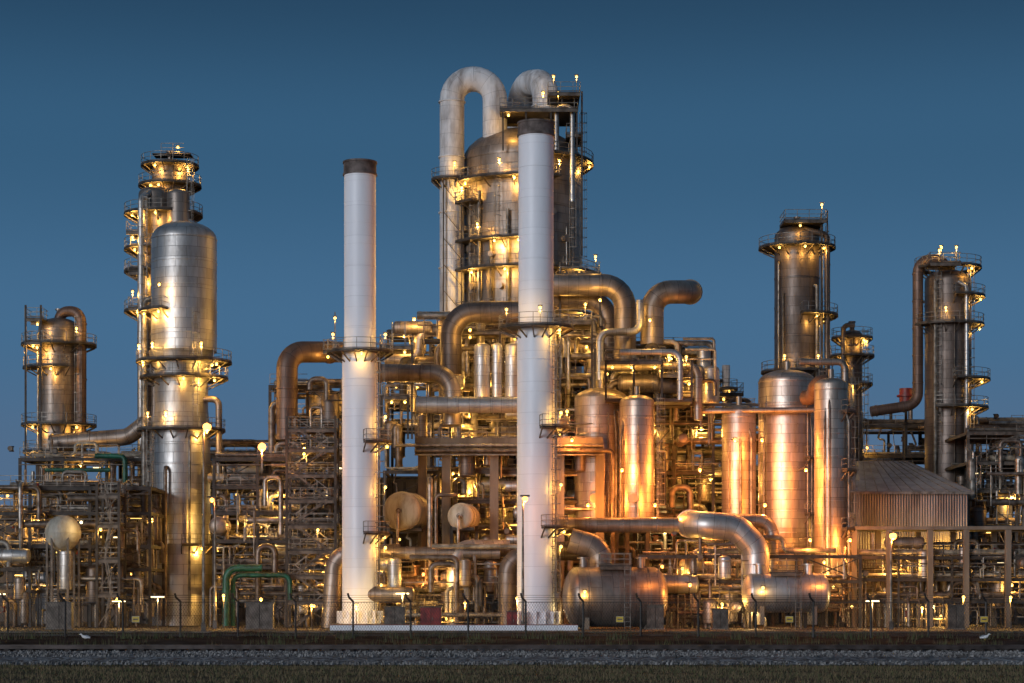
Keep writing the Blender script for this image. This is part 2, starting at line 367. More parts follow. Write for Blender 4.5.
for yc in(106.5,):
    for k in range(-100,101): t.box((k*.65+random.uniform(-.03,.03),yc,.33),(.26,2.5,.14),'wood')
    for dy in(-.75,.75):
        t.box((0,yc+dy,.42),(150,.15,.03),'railsteel'); t.box((0,yc+dy,.49),(150,.03,.12),'railsteel'); t.box((0,yc+dy,.565),(150,.08,.05),'railsteel')
t.finish()
t=Thing('gravel_stones')
for i in range(12000):
    x,y=random.uniform(-34,34),random.choice([random.uniform(91.5,98),random.uniform(98,104.5),random.uniform(108,114)]); r=random.uniform(.03,.09); z=.3 if 95.5<y<110 else .08
    t.sweep([(x,y,z-.04),(x+.02,y,z+r)],[r,r*.5],'ballast',5)
t.finish()
t=Thing('grass')
for i in range(70000):
    y=70+25*random.random()**.8; x=random.uniform(-.29,.29)*y*1.15
    dens=math.sin(x*.7+y*1.3)+math.sin(x*.23-y*.9+2)+random.uniform(-1,1)
    if dens<-.6 or (y>91 and dens<.8): continue
    h=random.uniform(.04,.15)*(1.8 if random.random()<.08 else 1); a=random.random()*pi; w=.018; lx,ly=random.uniform(-.07,.07),random.uniform(-.07,.07)
    t.poly([(x-w*math.cos(a),y-w*math.sin(a),-.02),(x+w*math.cos(a),y+w*math.sin(a),-.02),(x+lx,y+ly,h)],random.choice(['blade_a','blade_b','blade_b','blade_c']))
t.finish()
t=Thing('weeds')
for c in range(420):
    cx,cy=random.uniform(-50,50),random.choice([random.uniform(114,124),random.uniform(143,151)])
    for i in range(26):
        x,y=cx+random.gauss(0,.35),cy+random.gauss(0,.3); h=random.uniform(.15,.6); a=random.random()*pi; w=.03
        t.poly([(x-w*math.cos(a),y-w*math.sin(a),.05),(x+w*math.cos(a),y+w*math.sin(a),.05),(x+random.uniform(-.15,.15),y,.2+h)],random.choice(['blade_a','blade_c','blade_a']))
t.finish()
t=Thing('distant_dunes')
for (x0,d,h) in((-600,1500,26),(-100,1900,20),(500,1600,24)):
    pts=[]; 
    for i in range(41): pts.append((x0-400+i*20,d,max(-1,h*math.sin(pi*i/40)*(.7+.3*math.sin(i*.9)))))
    t.poly([(x0-400,d,-2)]+pts+[(x0+400,d,-2)],'soil')
t.finish()

# ------------------------------------------------------------------ fence
t=Thing('chain_link_fence'); fy=146.; H=2.75
x=-62.
while x<62: 
    t.sweep([(x,fy,.0),(x,fy,H+.05),(x-.28,fy-.3,H+.35),(x-.36,fy-.35,H+.65)],.085,'fencewire',6); x+=4.2
for z in(.35,H): t.sweep([(-62,fy,z),(62,fy,z)],.035,'fencewire',4)
for k in range(3): t.sweep([(-62,fy-.12-.1*k,H+.2+.15*k),(62,fy-.12-.1*k,H+.2+.15*k)],.016,'fencewire',4)
x=-62.
while x<62:
    for sgn in(1,-1): t.sweep([(x,fy,.2),(x+sgn*H*.6,fy,H)],.009,'fencewire',3,cap=False)
    x+=.2
t.finish()

# ------------------------------------------------------------------ stacks
def stack(px,d,rt,rb,ytop,ymid,plats,lad,pr):
    t=Thing('chimney_stack'); x=wx(px,d); zt=wz(ytop,d); zm=wz(ymid,d); y=d
    t.box((x,y,.2),(rb*3,rb*3,.5),'concrete')
    ring=[(0.4,rb+.35),(1.0,rb+.35),(1.01,rb),(zm-.6,rb),(zm,rt),(zt-1.25,rt)]
    t.sweep([(x,y,z) for z,_ in ring],[r for _,r in ring],'white',48,axis=(0,0,1))
    t.sweep([(x,y,zt-1.3),(x,y,zt),(x,y,zt),(x,y,zt-2)],[rt+.06,rt+.06,rt-.15,rt-.15],'cap',48,cap=False,axis=(0,0,1))
    for dz in(-1.3,-.1): t.sweep([(x,y,zt+dz-.08),(x,y,zt+dz+.1)],rt+.14,'cap',48)
    for i in range(1,9):
        z=zm+(zt-zm)*i/9; t.sweep([(x,y,z-.03),(x,y,z+.03)],rt+.02,'white',48)
        z=1+(zm-1)*i/9; t.sweep([(x,y,z-.05),(x,y,z+.05)],rb+.03,'white',48)
    for k in range(16):
        a=k*pi/8; t.box((x+(rb+.3)*math.cos(a),y+(rb+.3)*math.sin(a),1.1),(.5,.06,1.2),'white',a)
    for (py,ro,a0,a1,n) in plats: t.ringplat(x,y,wz(py,d),rb+.02,ro,a0,a1,n,pw=pr)
    a=math.radians(lad); t.ladder(x+(rb+.35)*math.cos(a),y+(rb+.35)*math.sin(a),1,zm+.8,lad)
    z=3
    while z<zm: t.beam((x+rb*.95*math.cos(a),y+rb*.95*math.sin(a),z),(x+(rb+.35)*math.cos(a),y+(rb+.35)*math.sin(a),z),.08,'galv'); z+=2.5
    a2=math.radians(lad+28); t.sweep([(x+(rb+.15)*math.cos(a2),y+(rb+.15)*math.sin(a2),.5),(x+(rb+.15)*math.cos(a2),y+(rb+.15)*math.sin(a2),zm)],.09,'galv',8)
    for zz in (8,14,21): t.lamp((x+(rb+1.2)*math.cos(a),y+(rb+1.2)*math.sin(a),zz),60)
    t.finish()
stack(360,200,1.58,1.78,162,350,[(352,3.35,0,360,3),(442,3.2,-75,80,1),(533,3.0,-75,60,1)],-28,60)
stack(536,196,1.72,1.86,123,328,[(328,3.7,0,360,3),(428,3.4,-80,80,2),(527,3.2,-75,60,1)],-38,70)

# ------------------------------------------------------------------ columns
def column(name,px,d,pw,ytop,zb,mat,plats=(),top=None,lad=None,lp=70,neck=True,bands=3.5,zbase=0.):
    t=Thing(name); x=wx(px,d); r=pw*d/FL/2; zt=wz(ytop,d)
    t.vessel(x,d,zb,zt,r,mat,top=top,bands=bands)
    for pl in plats:
        py,ex,a0,a1,n=pl; t.ringplat(x,d,wz(py,d),r+.02,r+ex,a0,a1,n,pw=lp)
    for k in range(4):
        a=math.radians(random.uniform(190,350)); r2=r+.35; z0=random.uniform(4,12); z1=random.uniform(zt*.6,zt-1.5)
        t.pipe([(x+r2*math.cos(a),d+r2*math.sin(a),z0),(x+r2*math.cos(a),d+r2*math.sin(a),z1),(x+(r-.3)*math.cos(a),d+(r-.3)*math.sin(a),z1)],random.choice([.08,.12,.2]),random.choice(['galv','pipe_s','steel_l']),R=.3)
    if neck: t.sweep([(x,d,zt-.3),(x,d,zt+.9)],.3,mat,12); t.sweep([(x,d,zt+.9),(x,d,zt+1.05)],.45,mat,12)
    if lad is not None:
        a=math.radians(lad); t.ladder(x+(r+.35)*math.cos(a),d+(r+.35)*math.sin(a),zb,zt,lad)
    return t,x,r,zt
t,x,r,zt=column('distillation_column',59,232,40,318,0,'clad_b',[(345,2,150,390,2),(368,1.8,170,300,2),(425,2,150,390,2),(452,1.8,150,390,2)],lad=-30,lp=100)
t.pipe([(x,232,zt-.5),(x,232,wz(312,232)),(wx(83,232),231,wz(312,232)),(wx(83,232),231,wz(420,232)),(wx(83,232),231,4)],.62,'rustpipe',R=1.4)
t.plat(wx(33,232),wx(50,232),228,231,wz(345,232),True,1); t.plat(wx(33,232),wx(50,232),228,231,wz(322,232),True,1)
for q in(34,49): t.beam((wx(q,232),228,0),(wx(q,232),228,wz(310,232)),.2,'steel')
t.pipe([(wx(50,226),226,wz(443,226)),(wx(128,226),226,wz(437,226)),(wx(150,226),226,wz(420,226))],.95,'clad_b'); t.finish()
t,x,r,zt=column('fractionating_column',170,238,36,160,0,'clad_b',[(166,1.3,0,360,2),(186,1.6,0,360,3)],lad=-20,lp=110)
t.vessel(wx(158,236),234,0,wz(190,236),1.9,'clad_b'); t.vessel(wx(184,236),232,30,wz(196,236),1.3,'clad_b')
x2=wx(165,236)
for py,n in((215,3),(250,2),(272,2),(312,2)):
    t.ringplat(x2,235,wz(py,235),3.1,4.6,100,400,n,pw=130)
t.vessel(x2,235,0,wz(205,235),3.0,'clad_b'); t.ladder(wx(148,232),230,20,wz(200,232),-100); t.ladder(wx(189,232),232,30,wz(160,232),-60)
for (a,b) in ((136,275),(134,235),(136,310)): t.plat(wx(a-3,234),wx(a+14,234),231,234,wz(b,234),True,1,pw=110)
t.pipe([(wx(143,232),231,4),(wx(143,232),231,wz(200,232)),(wx(152,232),233,wz(188,232))],.4,'clad'); t.pipe([(wx(140,232),232,4),(wx(140,232),232,wz(300,232)),(wx(160,232),233,wz(300,232))],.3,'clad_d')
t.box((wx(173,238),238,zt+.5),(4.5,2.5,.12),'grate'); t.railing([(wx(163,238),236.7,zt+.6),(wx(186,238),236.7,zt+.6)]); t.lamp((wx(180,238),236.5,zt+1.2),60); t.finish()
t=Thing('silver_column'); d=218; x=wx(184,d); r=3.55
t.vessel(x,d,wz(352,d),wz(222,d),r,'clad',top=1.9,seg=48,bands=2.6)
pr=[(wz(352,d),r),(wz(372,d),2.9),(wz(410,d),2.9),(wz(430,d),3.15),(wz(545,d),3.15),(wz(560,d),3.4),(0,3.5)][::-1]
t.sweep([(x-.3,d,z) for z,_ in pr],[q for _,q in pr],'clad',48,axis=(0,0,1))
for py in(445,465,490,515,540): t.sweep([(x-.3,d,wz(py,d)-.07),(x-.3,d,wz(py,d)+.07)],3.22,'clad',40)
t.ringplat(x,d,wz(362,d),r,5.2,100,440,4,pw=170); t.ringplat(x,d,wz(378,d),2.9,4.8,100,440,3,pw=140); t.ringplat(x-.3,d,wz(430,d),3.2,4.8,120,420,3,pw=140)
t.ringplat(x,d,wz(312,d),r,4.9,150,250,2,pw=120); t.ladder(x+r*.5,d-r*.95,wz(430,d),wz(312,d),-60); t.ladder(x-3,d-2.8,1,wz(430,d),-130)
for (px,py) in((148,515),(216,545)): t.ringplat(x-.3,d,wz(py,d),3.2,4.3,170 if px<180 else 280,250 if px<180 else 380,1,pw=120)
t.lamp((wx(160,214),213.5,wz(285,214)),140); t.lamp((wx(215,216),214,wz(365,214)),180); t.lamp((wx(205,214),213,wz(515,214)),200)
t.pipe([(x-r-.6,d-1,wz(520,d)),(x-r-.6,d-1,wz(300,d)),(x-r+.5,d-1,wz(300,d))],.3,'galv'); t.pipe([(x+r+.4,d-1,8),(x+r+.4,d-1,wz(400,d)),(x+2,d-1,wz(400,d))],.35,'clad_b')
t.pipe([(x+1.2,d-3.6,1),(x+1.2,d-3.6,wz(440,d)),(x+1.2,d-2,wz(436,d))],.14,'galv'); t.pipe([(x-1.4,d-3.7,1),(x-1.4,d-3.7,wz(470,d)),(x-1.4,d-2,wz(468,d))],.2,'pipe_b')
t.finish()
d=234; t=Thing('main_distillation_column'); x=wx(522,d); r=60*d/FL; zt=wz(130,d)
t.vessel(x,d,14,zt,r,'clad_b',top=4.0,seg=64,bands=2.9)
for py,a0,a1,n in((188,165,300,5),(210,170,230,2),(248,150,280,4),(276,150,400,4),(318,150,400,3)): t.ringplat(x,d,wz(py,d),r+.02,r+1.9,a0,a1,n,pw=210)
t.ringplat(x,d,wz(165,d),r+.02,r+1.4,-80,60,1,pw=100)
t.ladder(x-r*.72-.4,d-r*.72,wz(320,d),wz(185,d),-135); t.ladder(x-r*.4,d-r-.1,wz(248,d),wz(188,d),-100); t.ladder(x+r*.96,d-r*.5,wz(320,d),wz(120,d),-20)
t.ladder(x+r*.8,d-r*.75,wz(276,d),wz(165,d),-45)
for i in range(16): 
    q=random.uniform(190,320); zz=random.uniform(wz(300,d),wz(180,d)); a=math.radians(q); t.sweep([(x+r*math.cos(a),d+r*math.sin(a),zz),(x+(r+.7)*math.cos(a),d+(r+.7)*math.sin(a),zz)],random.uniform(.2,.45),'clad_b',14)
    if i<10: 
        t.pipe([(x+(r+.5)*math.cos(a),d+(r+.5)*math.sin(a),22),(x+(r+.5)*math.cos(a),d+(r+.5)*math.sin(a),zz+random.uniform(0,5))],random.choice([.08,.12,.2]),random.choice(['galv','pipe_s','steel_l']))
px0,px1=wx(500,226),wx(578,226)
t.plat(px0,px1,226,233,wz(112,228),True,3,pw=120); t.plat(wx(548,226),wx(580,226),225,232,wz(100,228)+.2,True,2,pw=80)
for q in(503,526,551,577):
    t.beam((wx(q,226),226.3,wz(150,226)),(wx(q,226),226.3,wz(108,226)),.18,'steel')
    t.beam((wx(q,226),232.5,wz(150,226)),(wx(q,226),232.5,wz(108,226)),.18,'steel')
t.pipe([(wx(556,228),227,wz(150,226)),(wx(556,228),227,wz(104,226)),(wx(572,228),227,wz(104,226)),(wx(572,228),227,wz(200,226))],.28,'clad',R=.7)
t.plat(wx(566,230),wx(582,230),227,232,wz(135,228),True,0); t.beam((wx(581,230),227,wz(260,230)),(wx(581,230),227,wz(98,230)),.2,'steel')
rp=1.42; X=lambda p:wx(p,231)
t.pipe([(X(495),231,wz(150,231)),(X(495),231,wz(79,231)),(X(452),231,wz(79,231)),(X(452),231,wz(330,231)),(X(452),231,wz(410,231))],rp,'whitepipe',R=2.45,seg=28)
t.pipe([(X(520),238,wz(150,236)),(X(520),238,wz(80,236)),(X(546),232,wz(80,231)),(X(546),232,wz(140,231))],1.55,'whitepipe',R=2.6,seg=28)
for py in(170,230,290): t.beam((X(452),231,wz(py,231)),(X(468),232,wz(py,231)),.35,'steel')
t.ringplat(X(452),231,wz(180,231),rp,rp+1.0,140,400,1,pw=80)
for q in(444,462): t.beam((X(q),229.2,14),(X(q),229.2,wz(180,231)),.16,'steel')
for k in range(8): z=wz(180,231)-3*k-1; t.beam((X(444),229.2,z),(X(462),229.2,z-2.5),.08,'steel_l')
t.finish()
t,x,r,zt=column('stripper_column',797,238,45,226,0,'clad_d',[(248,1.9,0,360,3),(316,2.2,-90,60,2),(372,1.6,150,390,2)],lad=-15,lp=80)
t.plat(wx(783,236),wx(824,236),234,239,wz(222,236),True,2,pw=60); t.beam((wx(820,236),235,20),(wx(820,236),235,wz(215,236)),.2,'steel'); t.beam((wx(826,236),235,20),(wx(826,236),235,wz(212,236)),.15,'steel')
t.pipe([(x+r+.6,236,10),(x+r+.6,236,wz(235,236)),(x+.5,236,wz(229,236))],.35,'clad_d'); t.finish()
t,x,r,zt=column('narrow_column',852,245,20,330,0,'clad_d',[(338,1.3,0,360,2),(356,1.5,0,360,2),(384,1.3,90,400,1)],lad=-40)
t.pipe([(x-1.4,243,8),(x-1.4,243,wz(325,243)),(x,243,wz(325,243))],.3,'clad_b'); t.finish()
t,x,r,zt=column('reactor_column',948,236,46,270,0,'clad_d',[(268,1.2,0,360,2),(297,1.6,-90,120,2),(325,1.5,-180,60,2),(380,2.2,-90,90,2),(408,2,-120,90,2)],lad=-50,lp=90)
t.pipe([(x,236,zt-.5),(x,236,wz(260,236)),(wx(917,236),235.5,wz(260,236)),(wx(917,236),235.5,wz(405,236)),(wx(870,236),235.5,wz(412,236))],.62,'rustpipe',R=1.6)
t.ladder(x-r*.6,236-r,20,wz(270,236),-120); t.plat(wx(925,234),wx(955,234),231,234,wz(266,234),True,2,60); t.pipe([(x+1.5,232.9,12),(x+1.5,232.9,wz(290,236)),(x+.7,233.5,wz(285,236))],.25,'clad'); t.finish()
for (px,py,pw,d) in((708,357,14,255),(726,365,8,255)):
    t=Thing('vent_stack'); x=wx(px,d); r=pw*d/FL/2; t.vessel(x,d,0,wz(py,d),r,'whitepipe',top=.1,seg=20); t.ringplat(x,d,wz(py,d)-3,r,r+1,0,360,1,pw=40); t.finish()

# ------------------------------------------------------------------ orange lit vessels
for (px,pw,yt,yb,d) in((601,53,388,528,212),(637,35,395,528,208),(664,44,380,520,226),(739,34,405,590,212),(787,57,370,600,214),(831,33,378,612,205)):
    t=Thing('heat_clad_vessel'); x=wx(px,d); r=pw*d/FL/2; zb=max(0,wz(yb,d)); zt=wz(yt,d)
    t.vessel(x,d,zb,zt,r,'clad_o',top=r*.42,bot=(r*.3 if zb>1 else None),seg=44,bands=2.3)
    if zb>1:
        for k in range(4): a=pi/4+k*pi/2; t.beam((x+r*.8*math.cos(a),d+r*.8*math.sin(a),0),(x+r*.8*math.cos(a),d+r*.8*math.sin(a),zb+1),.35,'steel')
    t.sweep([(x,d,zt-.2),(x,d,zt+.9)],.3,'clad_b',12)
    t.ladder(x+r+.3,d-.6,max(0,zb),zt,-20); t.box((x,d-.02,zb+.2),(r*2.15,r*2.1,.2),'steel_l') if zb>1 else None
    if px in(787,831): 
        for zz in range(3): t.ringplat(x,d,zt-3.5-zz*6,r+.02,r+.9,-60,30,0)
    t.sweep([(x-r*.3,d-r*.9,zb+3),(x-r*.3,d-r-.5,zb+3)],.5,'clad_b',16)
    for k in range(3):
        a=math.radians(random.uniform(210,330)); q=r+.3; t.pipe([(x+q*math.cos(a),d+q*math.sin(a),zb+.5),(x+q*math.cos(a),d+q*math.sin(a),zt-random.uniform(2,8)),(x+(r-.2)*math.cos(a),d+(r-.2)*math.sin(a),zt-random.uniform(2,3))],random.choice([.06,.1,.14]),'galv',R=.25)
    t.finish()
t=Thing('vessel_crossover_pipe')
t.pipe([(wx(805,210),210,wz(398,210)),(wx(812,210),209,wz(398,210)),(wx(812,210),207,wz(384,208)),(wx(826,208),206,wz(384,208))],.8,'rustpipe')
t.pipe([(wx(800,212),212,wz(362,212)),(wx(845,212),212,wz(362,212)),(wx(845,212),212,wz(420,212))],.35,'clad_b')
t.pipe([(wx(700,212),211,wz(412,212)),(wx(850,212),209,wz(412,212))],.3,'clad_b'); t.finish()

# ------------------------------------------------------------------ big process pipes
t=Thing('overhead_vapour_pipes')
def PP(l,r,mat,R=None): t.pipe([at(*p) for p in l],r,mat,R)
PP([(548,285,216),(625,285,216),(625,340,216),(625,400,216)],1.2,'clad_b',2.4)
PP([(690,292,236),(690,292,214),(652,292,214),(652,345,214)],1.25,'clad_b',2.2)
PP([(548,300,219),(608,300,219),(608,360,219)],1.1,'clad_d',2.4)
PP([(522,312,212),(451,312,212),(451,375,212)],1.15,'clad_d',2.6)
PP([(378,373,209),(452,373,209),(452,425,209)],.95,'clad_b',2)
PP([(416,405,206),(522,405,206)],.85,'clad')
PP([(600,366,210),(698,366,210),(698,420,210)],.45,'clad_b',1.2)
PP([(620,352,208),(680,352,208),(680,400,208)],.32,'clad',1)
PP([(640,300,212),(640,332,212),(600,332,212),(600,380,212)],.4,'clad',1)
PP([(287,440,214),(287,352,214),(318,352,216),(346,352,222)],1.15,'rustpipe',2.4)
PP([(385,360,222),(420,360,222),(420,330,222),(445,330,222)],.7,'clad_b',1.4)
PP([(560,345,222),(592,345,222),(592,420,222)],.8,'clad_b',1.6)
PP([(208,470,220),(262,470,220)],.9,'clad'); PP([(208,478,216),(270,478,216)],.5,'clad_b')
for px in(482,513,497): t.vessel(wx(px,210),210,wz(402,210),wz(343,210),.85 if px!=497 else .55,'clad',bot=.4,seg=24,bands=1.6)
t.lamp(at(480,400,207),140); t.lamp(at(515,338,207),140); t.lamp(at(650,320,210),180); t.lamp(at(600,300,212),160); t.lamp(at(470,330,209),140)
t.finish()

# ------------------------------------------------------------------ structures
def FR(name,p0,p1,d0,d1,ys,**k):
    t=Thing(name); t.frame(wx(p0,d0),wx(p1,d0),d0,d1,[wz(y,d0) for y in ys],**k); return t
t=FR('pipe_rack',-30,150,206,214,[590,568,545,512,487],lampp=.7,pw=140); t.clutter(wx(-20,210),wx(150,210),203,216,1,wz(485,210),90,.3,lampn=4,pw=130); t.stairtower(wx(100,203),wx(122,203),201.5,204.5,[3.5,7,10.5,13.5]); t.finish()
t=FR('pipe_rack',20,150,220,228,[568,530,490,458],lampp=.5,pw=170); t.clutter(wx(20,224),wx(150,224),218,226,3,wz(445,224),50,.3,lampn=3); 
t.pipe([at(95,456,218),at(125,456,218),at(125,485,218)],.28,'green'); t.pipe([at(40,470,218),at(110,470,218)],.22,'green'); t.finish()
t=FR('pipe_rack',214,345,210,218,[590,566,540,512,486,458],lampp=.7,pw=140); t.clutter(wx(214,210),wx(345,210),207,219,1,wz(450,210),90,.3,lampn=4,pw=130); t.finish()
t=FR('pipe_rack',120,300,228,236,[560,520,480,455],lampp=.4,pw=170,floor=.4); t.clutter(wx(120,230),wx(290,230),226,236,2,wz(440,230),60,.4,lampn=2); t.finish()
t=Thing('spherical_tank'); c=at(63,533,200); 
t.sweep([c+V((0,0,-1.8*math.cos(a*pi/12))) for a in range(13)],[max(.02,1.8*math.sin(a*pi/12)) for a in range(13)],'cream',32,axis=(0,0,1))
t.sweep([c+V((0,0,-.04)),c+V((0,0,.04))],1.86,'cream',32)
for k in range(6): a=k*pi/3; t.beam((c.x+1.6*math.cos(a),c.y+1.6*math.sin(a),0),(c.x+1.6*math.cos(a),c.y+1.6*math.sin(a),c.z),.2,'steel_l')
t.lamp((c.x+2.3,c.y-2.2,c.z+1),70,'w'); t.finish()
t=Thing('steel_process_tower'); t.frame(wx(270,216),wx(345,216),216,228,[wz(y,216) for y in(560,520,480,440,415,385)],bay=4,lampp=.6,pw=150,brace=.5); 
t.stairtower(wx(290,208),wx(338,208),205,208,[wz(y,208) for y in(600,575,550,525,500,475,450,430)],lampe=3,pw=120)
t.vessel(wx(322,214),219,wz(440,214),wz(385,214),1.9,'clad_b',bot=.6); t.clutter(wx(272,216),wx(345,216),214,224,8,wz(375,216),70,.35,lampn=5,pw=130); 
t.plat(wx(325,216),wx(345,216),214,218,wz(352,216),True,1); t.beam(at(335,350,214),at(335,312,214),.12,'galv'); t.lamp(at(335,318,214),40)
t.beam(at(262,470,203),at(262,447,203),.15,'galv'); t.beam(at(262,470,203),at(262,470,210),.15,'galv'); t.lamp(at(262,447,203),1100,'o',r=.42); t.finish()
t=Thing('concrete_process_deck'); d=208
zd=wz(441,d); x0,x1=wx(415,d),wx(603,d)
t.box(((x0+x1)/2,218,zd),(x1-x0,20,.7),'concrete'); t.railing([(x0,208,zd+.35),(x1,208,zd+.35)])
t.box(((x0+x1)/2,208.05,zd-.9),(x1-x0,.6,1.05),'concrete')
k=x0+.6
while k<x1: t.box((k,207.66,zd-.85),(.16,.2,1.1),'steel_l'); k+=1.5
t.pipe([(x0-2,207.3,zd-.5),(x1,207.3,zd-.5)],.16,'pipe_s'); t.pipe([(x0,207.2,zd-1.05),(x1+1,207.2,zd-1.05),(x1+1,207.2,4)],.22,'pipe_b'); t.box(((x0+x1)/2,207.25,zd-1.5),(x1-x0,.5,.1),'galv')
for px in(422,446,494,560,600):
    for yy in(209,218,227): t.box((wx(px,d),yy,zd/2-.4),(.9,.9,zd-.8),'concrete')
t.frame(wx(384,210),wx(600,210),211,221,[wz(y,210) for y in(585,560,530,500,470)],bay=6,lampp=.65,pw=190,brace=.2,floor=.4)
t.clutter(x0,x1,209,222,1,zd-1,110,.35,lampn=6,pw=160); t.clutter(x0,x1,209,222,zd+.5,wz(405,d),50,.35,lampn=4,pw=150); t.finish()
t=Thing('upper_process_frame'); t.frame(wx(388,222),wx(600,222),222,230,[wz(y,222) for y in(425,402,380,355,330)],bay=5,lampp=.6,pw=170,brace=.3,floor=.5)
t.clutter(wx(385,220),wx(600,220),217,227,wz(430,220),wz(318,220),130,.4,lampn=7,pw=160)
t.stair(at(540,330,214).x,at(562,330,214).x,213,wz(400,213),wz(345,213))
for (a,b,y,dd) in((380,412,345,214),(382,408,395,214),(555,592,320,213),(455,500,330,214),(560,600,272,218)): t.plat(wx(a,dd),wx(b,dd),dd,dd+4,wz(y,dd),True,2,pw=110); t.beam((wx(a,dd),dd,20),(wx(a,dd),dd,wz(y,dd)),.2,'steel'); t.beam((wx(b,dd),dd,20),(wx(b,dd),dd,wz(y,dd)),.2,'steel')
for px in(392,405): t.beam(at(px,345,214),at(px,322,214),.12,'galv')
t.finish()
t=Thing('exchanger_structure'); t.frame(wx(596,214),wx(716,214),217,229,[wz(y,214) for y in(590,560,525,470,420,395,362,345)],bay=4.5,lampp=.4,pw=150,brace=.3)
t.clutter(wx(590,212),wx(716,212),212,226,wz(395,212),wz(335,212),80,.35,lampn=5,pw=150)
t.plat(wx(606,208),wx(662,208),208,214,wz(360,208),True,3,pw=110); t.plat(wx(660,208),wx(692,208),209,214,wz(372,208),True,2); 
for q in(606,634,662,692): t.beam((wx(q,208),208.3,wz(400,208)),(wx(q,208),208.3,wz(360,208)),.22,'steel')
t.box((wx(649,208),212,wz(400,208)),(wx(692,208)-wx(606,208),8,.35),'steel')
t.beam((wx(590,212),212,wz(405,212)),(wx(760,212),212,wz(405,212)),.3,'steel'); 
t.plat(wx(690,214),wx(760,214),218,226,wz(405,214),True,2); t.plat(wx(690,220),wx(752,220),228,234,wz(385,220),True,2); t.finish()
t=FR('pipe_rack',560,850,222,232,[590,560,530,500,470,440,415],bay=6,lampp=.28,pw=160,floor=.4); t.clutter(wx(560,216),wx(850,216),214,226,1,wz(415,216),120,.35,lampn=5,pw=150); t.finish()
t=FR('pipe_rack',640,860,200,206,[600,580,555],bay=5,lampp=.5,pw=120,floor=.25,brace=.1,pipes=3); t.clutter(wx(672,200),wx(750,200),198,206,.5,wz(525,200),60,.25,lampn=3,pw=150); t.finish()
t=FR('pipe_rack',370,562,203,208,[606,588],bay=5,lampp=.7,pw=120,floor=.2,brace=.1,pipes=3,railp=.5); t.clutter(wx(380,200),wx(560,200),199,207,.5,wz(545,200),80,.25,lampn=3,pw=130); t.finish()
t=Thing('cooling_water_pipes')
PP([(330,628,203),(335,553,203),(400,553,203)],.9,'clad_b',1.8)
PP([(372,553,202),(500,553,202)],.62,'clad_b'); PP([(455,625,202),(455,548,202),(505,548,204),(510,548,204)],.85,'clad',1.7)
PP([(508,628,200),(508,558,200),(560,551,200),(590,551,200)],.95,'clad_d',1.8)
PP([(553,525,201),(690,525,201)],.75,'clad_b'); PP([(690,524,212),(690,524,199),(736,527,199),(756,548,199),(756,575,199)],1.35,'clad',2.3)
PP([(700,521,202),(772,521,202),(772,575,202)],.7,'clad_b',1.4)
PP([(600,575,197),(600,548,197),(570,540,197)],1.2,'clad_b',1.6)
PP([(430,628,205),(430,480,205),(430,480,212)],.3,'pipe_s'); PP([(436,628,205),(436,495,205),(455,495,205),(455,495,212)],.2,'pipe_b'); t.finish()
for (px,py,d,L,r,ang,mt,nm) in((615,597,194,10.2,2.9,.12,'clad_b','horizontal_pressure_vessel'),(786,593,195,8.6,1.9,.05,'clad','horizontal_heat_exchanger'),(407,512,207,6,2.0,1.35,'cream','horizontal_drum'),(464,517,207,5,1.35,1.4,'cream','horizontal_drum'),(400,590,206,6,1.6,.2,'clad_b','horizontal_drum')):
    t=Thing(nm); c=at(px,py,d); t.drum(c,L,r,mt,ang,leg=(c.z<6))
    if c.z>6:
        for k in(-1.3,1.3): t.beam((c.x+k,c.y,0),(c.x+k,c.y,c.z-r*.7),.3,'steel')
        t.box((c.x,c.y,c.z-r*.95),(r*1.6,4,.3),'steel')
        d2=V((math.cos(ang),math.sin(ang),0)); t.sweep([c-d2*(L/2+.25),c-d2*(L/2-.3)],.28,'pipe_b',14); t.pipe([c-d2*(L/2+.2),c-d2*(L/2+.6),c-d2*(L/2+.6)-V((0,0,4))],.14,'pipe_s')
    else:
        for k in(-.3,.25): t.sweep([c+V((L*k,0,r*.9)),c+V((L*k,0,r+.8))],.4,mt,14); t.sweep([c+V((L*k,0,r+.8)),c+V((L*k,0,r+.95))],.6,mt,14)
        t.ladder(c.x+L*.1,c.y-r-.4,0,c.z+r,-90,False); t.plat(c.x-1.5,c.x+1.5,c.y-r*.6,c.y+r*.6,c.z+r+.2)
        t.lamp((c.x-L*.3,c.y-r-.8,c.z+.5),60,'y'); t.lamp((c.x+L*.42,c.y-r-1,c.z+r),140,'o')
    t.finish()
t=Thing('flange_ring_pipe'); t.pipe([at(560,597,196),at(548,597,196),at(548,575,196)],.5,'clad_b'); t.finish()
t=Thing('green_pipe'); t.pipe([at(226,626,203),at(226,568,203),at(262,568,203)],.36,'green',1.2); t.pipe([at(233,626,203.8),at(233,575,203.8),at(290,575,203.8),at(290,600,203.8)],.24,'green',.8); t.finish()
t=Thing('sodium_floodlights')
for (px,py,d,pw) in((588,505,206,900),(622,470,204,900),(655,505,203,900),(700,470,206,1200),(712,520,203,800),(765,505,204,1200),(762,440,206,700),(806,470,202,700),(850,540,201,600),(810,540,200,600),(572,440,206,700),(690,585,192,350),(735,440,207,500)):
    p=at(px,py,d); t.beam((p.x,p.y,p.z+.3),(p.x,p.y+7,p.z+.3),.1,'steel_l'); t.lamp(p,pw,'o',r=.17)
t.finish()
